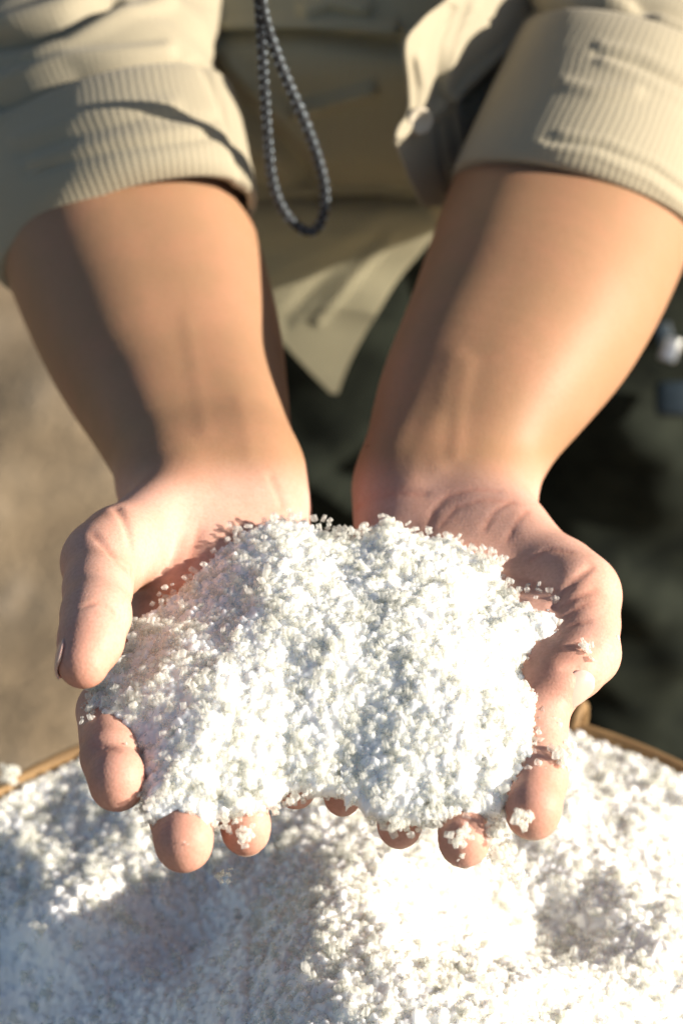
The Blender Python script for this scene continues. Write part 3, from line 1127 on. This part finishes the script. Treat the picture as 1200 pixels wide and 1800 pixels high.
def lathe(name, prof, mat, wob=0.0, seed=0):
    V = []
    for r, z in prof:
        rr = r + wob * vnoise(np.stack([np.cos(a) * 3, np.sin(a) * 3, 0 * a + z * 20], -1), 1.0, seed)
        V.append(np.stack([BC[0] + rr * np.cos(a), BC[1] + rr * np.sin(a), z + wob * 0.5 * vnoise(np.stack([np.cos(a) * 3, np.sin(a) * 3, 0 * a + 5], -1), 1.0, seed + 1)], -1))
    V = np.concatenate(V)
    m = len(prof)
    idx = np.arange(m * n).reshape(m, n)
    A, B = idx, np.roll(idx, -1, 1)
    Q = np.stack([A[:-1], B[:-1], B[1:], A[1:]], -1).reshape(-1, 4)
    return adopt(link(name, mesh_quads(name, V, Q), mat), basket)


def torus_prof(r, z, rr, rz):
    t = np.linspace(0, 2 * math.pi, 15)
    return [(r + rr * math.cos(x), z + rz * math.sin(x)) for x in t]


lathe("basket_wall", [(BR - 0.002, RIM - 0.004), (BR - 0.006, 0.6), (BR - 0.03, 0.012), (0.001, 0.012), (0.001, 0.004), (BR - 0.02, 0.004), (BR + 0.004, 0.6), (BR + 0.001, RIM - 0.004)], M_BAMBOO)
lathe("inner_hoop", torus_prof(BR - 0.001, RIM - 0.002, 0.0022, 0.0026), M_BAMBOO, 0.0015, 2)
lathe("outer_hoop", torus_prof(BR + 0.0080, RIM - 0.026, 0.0036, 0.0060), M_BAMBOO, 0.0015, 7)
lathe("rim_gap_shade", [(BR - 0.002, RIM - 0.010), (BR + 0.006, RIM - 0.018), (BR + 0.006, RIM - 0.03), (BR - 0.002, RIM - 0.03)], M_DARKGAP)  # dark-coloured band added to paint the shadowed groove below the inner hoop
# bindings round the hoops
for k in range(9):
    t = 2 * math.pi * k / 9 + 1.17
    e = np.array([math.cos(t), math.sin(t), 0])
    c = np.array([BC[0], BC[1], RIM - 0.010]) + e * (BR + 0.004)
    ph = np.linspace(0, 2 * math.pi, 14)
    pts = [c + e * 0.0085 * math.cos(x) + ZUP * 0.0125 * math.sin(x) for x in ph]
    o, *_ = tube("binding", pts, 0.0022, M_BAMBOO, None, 8)
    adopt(o, basket)
# upright staves of the wall, seen from outside
for k in range(60):
    t = 2 * math.pi * k / 60
    e = np.array([math.cos(t), math.sin(t), 0])
    sd = np.array([-math.sin(t), math.cos(t), 0])
    tilt = np.array([e[0] * 0.034, e[1] * 0.034, 0.60])
    tl = tilt / np.linalg.norm(tilt)
    c = np.array([BC[0], BC[1], 0.735]) + e * (BR + 0.0065)
    me = box_mesh("stave", c, (sd, np.cross(sd, ZUP), ZUP), (0.017, 0.004, 0.235), 0.25)
    adopt(link("stave", me, M_BAMBOO), basket)
    c = np.array([BC[0], BC[1], 0.31]) + e * (BR - 0.0055)
    me = box_mesh("stave", c, (sd, np.cross(sd, tl), tl), (0.0155, 0.004, 0.60), 0.25)
    adopt(link("stave", me, M_BAMBOO), basket)

# ------------------------------------------------------------------ salt
CORN = np.array([[x, y, z] for x in (-1, 1) for y in (-1, 1) for z in (-1, 1)], float) * 0.5
BOXF = np.array([(0, 1, 3, 2), (4, 6, 7, 5), (0, 4, 5, 1), (2, 3, 7, 6), (0, 2, 6, 4), (1, 5, 7, 3)])


def rot_many(n):
    q = RNG.normal(size=(n, 4))
    q /= np.linalg.norm(q, axis=1, keepdims=True)
    w, x, y, z = q.T
    return np.stack([np.stack([1 - 2 * (y * y + z * z), 2 * (x * y - z * w), 2 * (x * z + y * w)], -1),
                     np.stack([2 * (x * y + z * w), 1 - 2 * (x * x + z * z), 2 * (y * z - x * w)], -1),
                     np.stack([2 * (x * z - y * w), 2 * (y * z + x * w), 1 - 2 * (x * x + y * y)], -1)], -2)


def crystals(C, S):
    """Jittered crystal blocks at C with sizes S: verts and quads."""
    n = len(C)
    V = CORN[None] * (1 + RNG.uniform(-0.24, 0.16, (n, 8, 3)))
    V = V * (S[:, None] * np.stack([RNG.uniform(0.8, 1.35, n), RNG.uniform(0.6, 1.1, n), RNG.uniform(0.4, 0.85, n)], -1))[:, None, :]
    V = np.einsum('nij,nkj->nki', rot_many(n), V) + C[:, None, :]
    Q = BOXF[None] + (np.arange(n) * 8)[:, None, None]
    return V.reshape(-1, 3), Q.reshape(-1, 4)


def crystal_cluster(k, size):
    C = RNG.normal(size=(k, 3)) * size * 0.34
    return crystals(C, RNG.uniform(0.55, 0.95, k) * size)


CRYSTAL_MESHES = []
for i in range(14):
    V, Q = crystal_cluster(3 + i % 3, 1.0)
    me = mesh_quads("salt_crystal", V, Q)
    me.materials.append(M_SALT)
    CRYSTAL_MESHES.append(me)


def crystal_parts(C, S, root):
    for c, s in zip(C, S):
        o = bpy.data.objects.new("salt_crystal", random.choice(CRYSTAL_MESHES))
        COL.objects.link(o)
        o.parent = root
        o.matrix_parent_inverse = Matrix.Translation(-Vector(root.location))
        o.location = c
        o.scale = (s, s, s)
        o.rotation_euler = (random.uniform(0, 6.3), random.uniform(0, 6.3), random.uniform(0, 6.3))


# --- the heap in the hands
OUT = np.array([(480, 908), (540, 912), (575, 932), (605, 940), (632, 944), (655, 922), (680, 908), (705, 920), (740, 938), (790, 940), (830, 968), (868, 988), (880, 1030),
                (938, 1044), (996, 1064), (1034, 1094), (1036, 1122), (1004, 1144), (962, 1172), (948, 1192), (962, 1218), (972, 1228), (968, 1265), (968, 1320), (972, 1345), (955, 1378),
                (905, 1400), (868, 1428), (800, 1436), (750, 1446), (700, 1436), (664, 1432), (640, 1414), (600, 1392), (560, 1392), (505, 1384), (478, 1410), (440, 1424),
                (400, 1432), (330, 1448), (268, 1440), (252, 1380), (240, 1340), (192, 1312), (166, 1298), (166, 1252), (186, 1200), (222, 1152), (246, 1082), (300, 1052), (342, 1010), (392, 962), (432, 928)], float)
OUT[:, 1] += 24 * sstep(1260, 1120, OUT[:, 1])
_d = []
for (x0, y0), (x1, y1) in zip(OUT, np.roll(OUT, -1, 0)):
    k = max(1, int(math.hypot(x1 - x0, y1 - y0) / 12))
    for t in np.arange(k) / k:
        amp = 11 if y0 + (y1 - y0) * t > 1330 else 5
        _d.append((x0 + (x1 - x0) * t + RNG.normal() * amp * 0.5, y0 + (y1 - y0) * t + RNG.normal() * amp))
OUT_RAGGED = np.array(_d)


def inside(px, py, poly):
    r = np.zeros(px.shape, bool)
    x0, y0 = poly[-1]
    for x1, y1 in poly:
        c = ((y1 > py) != (y0 > py)) & (px < (x0 - x1) * (py - y1) / (y0 - y1 + 1e-12) + x1)
        r ^= c
        x0, y0 = x1, y1
    return r


def edge_dist(px, py, poly):
    d = np.full(px.shape, 1e9)
    x0, y0 = poly[-1]
    for x1, y1 in poly:
        bx, by = x1 - x0, y1 - y0
        t = np.clip(((px - x0) * bx + (py - y0) * by) / (bx * bx + by * by), 0, 1)
        d = np.minimum(d, np.hypot(px - x0 - t * bx, py - y0 - t * by))
        x0, y0 = x1, y1
    return d


def heap_base(px, py):
    return 0.688 - (py - 830) * 0.000158 + 0 * px


def heap_h(px, py):
    e = edge_dist(px, py, OUT)
    mpp = 0.000172
    e = e * np.where(inside(px, py, OUT), 1.0, 0.0)
    he = 0.003 + 0.60 * e * mpp
    cap = np.interp(px, [150, 300, 420, 520, 600, 660, 760, 860, 1000], [0.0150, 0.0165, 0.0175, 0.0180, 0.0180, 0.0180, 0.0180, 0.0180, 0.0178])
    h = smin(he, cap, 0.012)
    P = np.stack([px / 5600.0, py / 5600.0, 0 * px], -1)
    h += sstep(0, 40, e) * (0.0007 * vnoise(P, 55.0, 8) + 0.0006 * vnoise(P, 120.0, 9) + 0.0005 * vnoise(P, 260.0, 10))
    return h


def heap_pt(px, py):
    return at(px, py, heap_base(px, py)) + ZUP * heap_h(px, py)[..., None]


def stamp(Z, x0, y0, h, C, S):
    """Raise the height grid Z (rows along y, columns along x) to the tops of tumbled crystal blocks."""
    n = len(C)
    Rm = rot_many(n)
    H = 0.5 * S[:, None] * np.stack([RNG.uniform(0.85, 1.35, n), RNG.uniform(0.65, 1.05, n), RNG.uniform(0.45, 0.85, n)], -1)
    K = int(math.ceil(np.sqrt((H ** 2).sum(1)).max() / h))
    ix0 = np.round((C[:, 0] - x0) / h).astype(int)
    iy0 = np.round((C[:, 1] - y0) / h).astype(int)
    dz = Rm[:, 2, :]
    dz = np.where(np.abs(dz) < 1e-4, 1e-4, dz)
    flat = Z.ravel()
    for a in range(-K, K + 1):
        for c in range(-K, K + 1):
            if a * a + c * c > (K + 0.5) ** 2: continue
            ix, iy = ix0 + a, iy0 + c
            ok = (ix >= 0) & (iy >= 0) & (ix < Z.shape[1]) & (iy < Z.shape[0])
            px, py = x0 + ix * h - C[:, 0], y0 + iy * h - C[:, 1]
            o = Rm[:, 0, :] * px[:, None] + Rm[:, 1, :] * py[:, None]
            hi = (H * np.sign(dz) - o) / dz
            lo = (-H * np.sign(dz) - o) / dz
            t = hi.min(1)
            ok &= lo.max(1) <= t
            np.maximum.at(flat, (iy * Z.shape[1] + ix)[ok], (C[:, 2] + t)[ok])
    return flat.reshape(Z.shape)


def settle(Z, h, slope, n):
    """Fill the pits between crystals so that no flank is steeper than the given slope."""
    for _ in range(n):
        for dy, dx, w in ((0, 1, 1), (1, 0, 1), (1, 1, 1.414), (1, -1, 1.414)):
            drop = slope * h * w
            for s_ in (1, -1):
                Z = np.maximum(Z, np.roll(Z, (s_ * dy, s_ * dx), (0, 1)) - drop)
    return Z


def solid_field(name, X, Y, Z, ZB, mask, mat):
    """A closed solid: top Z, bottom ZB over the cells whose four corners lie in the mask."""
    R_n, C_n = X.shape
    idx = np.arange(R_n * C_n).reshape(R_n, C_n)
    cell = mask[:-1, :-1] & mask[1:, :-1] & mask[:-1, 1:] & mask[1:, 1:]
    NT = R_n * C_n
    Qt = np.stack([idx[:-1, :-1], idx[:-1, 1:], idx[1:, 1:], idx[1:, :-1]], -1)[cell]
    Qb = Qt[:, ::-1] + NT
    ed = np.concatenate([Qt[:, [i, (i + 1) % 4]] for i in range(4)])
    key = np.sort(ed, 1)
    u, inv, cnt = np.unique(key[:, 0] * NT + key[:, 1], return_inverse=True, return_counts=True)
    be = ed[cnt[inv] == 1]
    Qs = np.stack([be[:, 1], be[:, 0], be[:, 0] + NT, be[:, 1] + NT], -1)
    V = np.concatenate([np.stack([X, Y, Z], -1).reshape(-1, 3), np.stack([X, Y, ZB], -1).reshape(-1, 3)])
    Q = np.concatenate([Qt, Qb, Qs])
    used = np.unique(Q)
    remap = np.full(len(V), -1)
    remap[used] = np.arange(len(used))
    return link(name, mesh_quads(name, V[used], remap[Q]), mat, None, False)


heap = tag(empty("salt_heap", (0.0, 0.47, 1.0)), "white heap of coarse salt held up in the two cupped hands", "salt heap")
BASE = at(OUT[:, 0], OUT[:, 1], heap_base(OUT[:, 0], OUT[:, 1]))
PL, *_ = np.linalg.lstsq(np.c_[BASE[:, :2], np.ones(len(BASE))], BASE[:, 2], rcond=None)
HH = 0.00036
hx = np.arange(BASE[:, 0].min() - 0.006, BASE[:, 0].max() + 0.006, HH)
hy = np.arange(BASE[:, 1].min() - 0.006, BASE[:, 1].max() + 0.006, HH)
HX, HY = np.meshgrid(hx, hy)
HB = PL[0] * HX + PL[1] * HY + PL[2]
hpx, hpy, _ = to_px(np.stack([HX, HY, HB], -1))
ins = inside(hpx, hpy, OUT_RAGGED)
Z0 = np.where(ins, HB + heap_h(hpx, hpy) - 0.0012, HB - 0.0004)


def sample_heap(n, grow=0):
    x = RNG.uniform(150, 1020, n * 3)
    y = RNG.uniform(895, 1460, n * 3)
    m = inside(x, y, OUT)
    return x[m][:n], y[m][:n]


def edge_clusters(dens, dens_front):
    c_, s_ = [], []
    ee = np.concatenate([OUT, OUT[:1]])
    for (x0, y0), (x1, y1) in zip(ee[:-1], ee[1:]):
        L = math.hypot(x1 - x0, y1 - y0)
        front = (y0 + y1) / 2 > 1330
        for t in np.arange(0, 1, (dens_front if front else dens) / L):
            px0 = x0 + (x1 - x0) * t + RNG.normal() * (9 if front else 6)
            py0 = y0 + (y1 - y0) * t + RNG.normal() * (8 if front else 6) - (6 if front else 0)
            k = RNG.integers(3, 10)
            p = at(px0, py0, float(heap_base(px0, py0))) + ZUP * (RNG.uniform(-0.003, 0.005) if front else RNG.uniform(0.0, 0.006))
            c_.append(p + RNG.normal(size=(k, 3)) * RNG.uniform(0.0008, 0.0022))
            s_.append(RNG.uniform(0.0010, 0.0022, k))
    return np.concatenate(c_), np.concatenate(s_)


cc, ss = [], []
x, y = sample_heap(19000)
P = heap_pt(x, y)
P += ZUP * RNG.uniform(-0.0015, -0.0001, len(P))[:, None]
cc.append(P); ss.append(np.clip(RNG.lognormal(math.log(0.00145), 0.32, len(P)), 0.0008, 0.0028))
x, y = sample_heap(800)
for p in heap_pt(x, y):                          # clumps standing proud of the surface
    k = RNG.integers(6, 20)
    r = RNG.uniform(0.0010, 0.0027)
    d = RNG.normal(size=(k, 3))
    d /= np.linalg.norm(d, axis=1, keepdims=True)
    cc.append(p - ZUP * 0.0002 + d * np.array([1, 1, 0.5]) * r * RNG.uniform(0.4, 1.0, (k, 1)))
    ss.append(RNG.uniform(0.0008, 0.0018, k))
x, y = sample_heap(170)
for p in heap_pt(x, y):                          # bigger crusty lumps
    k = RNG.integers(25, 55)
    r = RNG.uniform(0.0022, 0.0044)
    d = RNG.normal(size=(k, 3)) * np.array([1, 1, 0.55])
    d /= np.linalg.norm(d / np.array([1, 1, 0.55]), axis=1, keepdims=True)
    cc.append(p - ZUP * 0.0006 + d * np.array([1, 1, 0.7]) * r * RNG.uniform(0.3, 1.0, (k, 1)))
    ss.append(RNG.uniform(0.0009, 0.0019, k))
ec, es = edge_clusters(6.0, 6.0)
ec[:, 2] = np.minimum(ec[:, 2], PL[0] * ec[:, 0] + PL[1] * ec[:, 1] + PL[2] + 0.0022)
cc.append(ec); ss.append(es * 1.1)
cc, ss = np.concatenate(cc), np.concatenate(ss)
Z1 = stamp(Z0.copy(), hx[0], hy[0], HH, cc, ss)
Z1 = np.where(ins, settle(Z1, HH, 1.5, 5), Z1)
solid = ins | ((Z1 > HB + 0.0012) & (edge_dist(hpx, hpy, OUT) < 9))
adopt(solid_field("heap_core", HX, HY, Z1, HB - 0.0005 - 0.0055 * sstep(8, 60, edge_dist(hpx, hpy, OUT)) * ins, solid, M_BED), heap)
# loose crystals lying on it and hanging about its edge
x, y = sample_heap(2500)
x2, y2 = sample_heap(900)
m2 = RNG.integers(0, 900, 5500)
x, y = np.r_[x, x2[m2] + RNG.normal(size=5500) * 9], np.r_[y, y2[m2] + RNG.normal(size=5500) * 7]
m2 = inside(x, y, OUT)
x, y = x[m2], y[m2]
P = heap_pt(x, y) + ZUP * RNG.uniform(-0.0005, 0.0011, len(x))[:, None]
ec, es = edge_clusters(9.0, 5.0)
cc = np.concatenate([P, ec])
ss = np.concatenate([np.clip(RNG.lognormal(math.log(0.00130), 0.38, len(P)), 0.0007, 0.0030), es])
V, Q = crystals(cc, ss)
gr = adopt(link("salt_grains", mesh_quads("salt_grains", V, Q), M_SALT, None, False), heap)
gr['kind'] = 'stuff'
x, y = sample_heap(300)
P = heap_pt(x, y) + ZUP * 0.0010
crystal_parts(P, RNG.uniform(0.0018, 0.0030, len(P)), heap)

# --- the pile in the basket
def dent(x, y, c, rx, ry, dz):
    return dz * np.exp(-(((x - c[0]) / rx) ** 2 + ((y - c[1]) / ry) ** 2))


C_L, C_R = on_plane(345, 1545, .915), on_plane(960, 1560, .915)
B_L, B_M, B_R = on_plane(100, 1490, .925), on_plane(590, 1560, .93), on_plane(1120, 1470, .92)
F_M = on_plane(720, 1740, .93)


def pile_z(x, y):
    r = np.hypot(x - BC[0], y - BC[1])
    z = RIM - 0.002 + 0.062 * (1 - sstep(0.0, 0.215, r))
    z = z + dent(x, y, C_L, .030, .026, -.020) + dent(x, y, C_R, .032, .028, -.020)
    z = z + dent(x, y, B_L, .020, .016, .012) + dent(x, y, B_M, .022, .030, .008) + dent(x, y, B_R, .035, .03, .008) + dent(x, y, F_M, .06, .022, .004)
    xl = -0.012 + (0.395 - y) * 0.55
    q = 0.012 * np.log1p(np.exp(np.clip((xl - x) / 0.012, -30, 30)))
    z = z - np.minimum(0.50 * q, 0.036 + 0.13 * q) * sstep(0.485, 0.365, y) * sstep(0.15, 0.20, y)
    P = np.stack([x, y, 0 * x], -1)
    w = sstep(0.214, 0.19, r)
    z = z + w * (0.0030 * vnoise(P, 28.0, 21) + 0.0015 * vnoise(P, 62.0, 22) + 0.0009 * vnoise(P, 140.0, 23) + 0.0006 * vnoise(P, 300.0, 24))
    return z


pile = tag(empty("salt_pile", (BC[0], BC[1], RIM)), "white pile of coarse salt with two scooped hollows filling the basket", "salt pile")
rr = np.linspace(0.0, 1, 130) * 0.2115
aa = np.linspace(0, 2 * math.pi, 420, endpoint=False)
X = BC[0] + rr[:, None] * np.cos(aa)[None]
Y = BC[1] + rr[:, None] * np.sin(aa)[None]
G = np.stack([X, Y, pile_z(X, Y) - 0.0035], -1)
adopt(link("pile_core", grid_mesh("pile_core", G[:, ::-1], True), M_BED), pile)


def sample_pile(n, infr):
    k = n * 6
    r = 0.209 * np.sqrt(RNG.uniform(0, 1, k))
    t = RNG.uniform(0, 2 * math.pi, k)
    x, y = BC[0] + r * np.cos(t), BC[1] + r * np.sin(t)
    P = np.stack([x, y, pile_z(x, y)], -1)
    px, py, d = to_px(P)
    m = (px > -60) & (px < 1260) & (py < 1860)
    if not infr: m = ~m
    return P[m][:n]


PH = 0.0005
fx = np.arange(-0.150, 0.160, PH)
fy = np.arange(0.335, 0.562, PH)
FX, FY = np.meshgrid(fx, fy)
FZ = pile_z(FX, FY) - 0.0013
cc, ss = [], []
P = sample_pile(30000, True)
cc.append(P + ZUP * RNG.uniform(-0.0011, 0.0003, len(P))[:, None]); ss.append(np.clip(RNG.lognormal(math.log(0.0015), 0.32, len(P)), 0.0010, 0.0034))
for p in sample_pile(1100, True):
    k = RNG.integers(6, 18)
    r = RNG.uniform(0.0010, 0.0032)
    d = RNG.normal(size=(k, 3))
    d /= np.linalg.norm(d, axis=1, keepdims=True)
    cc.append(p + d * np.array([1, 1, 0.6]) * r * 0.8 * RNG.uniform(0.4, 1.0, (k, 1)))
    ss.append(RNG.uniform(0.0011, 0.0022, k))
# the steep left flank carries more crystals, standing further out
P = sample_pile(60000, True)
P = P[(P[:, 0] < -0.03) & (P[:, 1] < 0.45)][:6000]
cc.append(P + np.array([-0.0006, -0.0004, 0.0004]) + RNG.normal(size=P.shape) * 0.0006)
ss.append(RNG.uniform(0.0012, 0.0028, len(P)))
FZ = settle(stamp(FZ, fx[0], fy[0], PH, np.concatenate(cc), np.concatenate(ss)), PH, 1.9, 3)
adopt(solid_field("pile_surface", FX, FY, FZ, pile_z(FX, FY) - 0.012, np.hypot(FX - BC[0], FY - BC[1]) < 0.2105, M_BED), pile)
cc, ss = [], []
for n_even, n_clump, infr in ((17000, 200, True), (14000, 700, False)):
    P = sample_pile(n_even, infr)
    cc.append(P + RNG.normal(size=P.shape) * 0.0006); ss.append(np.clip(RNG.lognormal(math.log(0.0015), 0.30, len(P)), 0.0009, 0.0030))
    for p in sample_pile(n_clump, infr):
        k = RNG.integers(5, 15)
        r = RNG.uniform(0.0016, 0.0042)
        d = RNG.normal(size=(k, 3))
        d /= np.linalg.norm(d, axis=1, keepdims=True)
        cc.append(p + ZUP * r * 0.5 + d * r * RNG.uniform(0.4, 1.0, (k, 1)))
        ss.append(RNG.uniform(0.0011, 0.0026, k))
cc, ss = np.concatenate(cc), np.concatenate(ss)
V, Q = crystals(cc, ss)
gr = adopt(link("salt_grains", mesh_quads("salt_grains", V, Q), M_SALT, None, False), pile)
gr['kind'] = 'stuff'
P = sample_pile(300, True) + ZUP * 0.0010
crystal_parts(P, RNG.uniform(0.0026, 0.0044, len(P)), pile)

# --- loose clumps one can pick out
def loose(p, size, k, label, flat=1.0):
    k = int(k)
    k = int(k * 2.2)
    C = RNG.normal(size=(k, 3)) * size * 0.30
    V, Q = crystals(C, RNG.uniform(0.22, 0.44, k) * size)
    o = link("salt_clump", mesh_quads("salt_clump", V, Q), M_SALT, None, False)
    o.location = p
    return tag(o, label, "salt clump", "loose clumps of salt about the fingers")


def on_hand(F, px, py, lift): return hit(F, px, py) - FW * lift * 0.6 + ZUP * lift * 0.6


loose(on_hand(FR, 1030, 1139, .0016), .0040, 9, "single pale salt chip lying on the right thumb beside the heap")
loose(on_hand(FL, 430, 1467, .0014), .0046, 14, "salt clump stuck on the tip of the third finger from the left")
loose(on_hand(FL, 418, 1440, .0012), .0026, 6, "salt crumb on that fingertip just above the stuck clump")
loose(on_hand(FL, 324, 1481, .0003), .0014, 3, "tiny salt grain on the second fingertip from the left")
loose(on_hand(FR, 808, 1471, .0014), .0050, 14, "star shaped salt clump on the tip of the second finger from the right")
loose(on_hand(FR, 812, 1504, .0004), .0022, 4, "thin clear salt flake at the very end of the second finger from the right")
loose(on_hand(FR, 862, 1470, .0020), .0052, 12, "salt clump clinging to the side of the second finger from the right")
loose(on_hand(FR, 916, 1441, .0014), .0050, 14, "salt clump on the tip of the rightmost finger")
loose(at(884, 1500, .598), .0058, 20, "topmost salt clump of the string dropping between the two rightmost fingers")
loose(at(896, 1530, .600), .0046, 12, "middle salt clump of the string dropping between the two rightmost fingers")
loose(at(915, 1546, .600), .0042, 10, "lowest salt clump of the string dropping between the two rightmost fingers")
loose(on_hand(FL, 172, 1211, .0016), .0052, 14, "shaded salt clump on the first finger under the left thumb")
loose(on_hand(FL, 147, 1243, .0004), .0016, 3, "tiny salt grain on the outer edge of the leftmost finger")
loose(at(390, 1540, .615), .0036, 7, "small salt chip falling between the second and third fingers from the left")
loose(on_hand(FR, 985, 1335, .0016), .0052, 14, "salt clump on the outer edge of the rightmost finger")
p = np.array([BC[0], BC[1], RIM + 0.004]) + np.array([math.cos(2.25), math.sin(2.25), 0]) * (BR + 0.014)
loose(on_plane(20, 1374, RIM) + ZUP * 0.004, .0060, 22, "pale salt lump lying on the basket rim at far left")
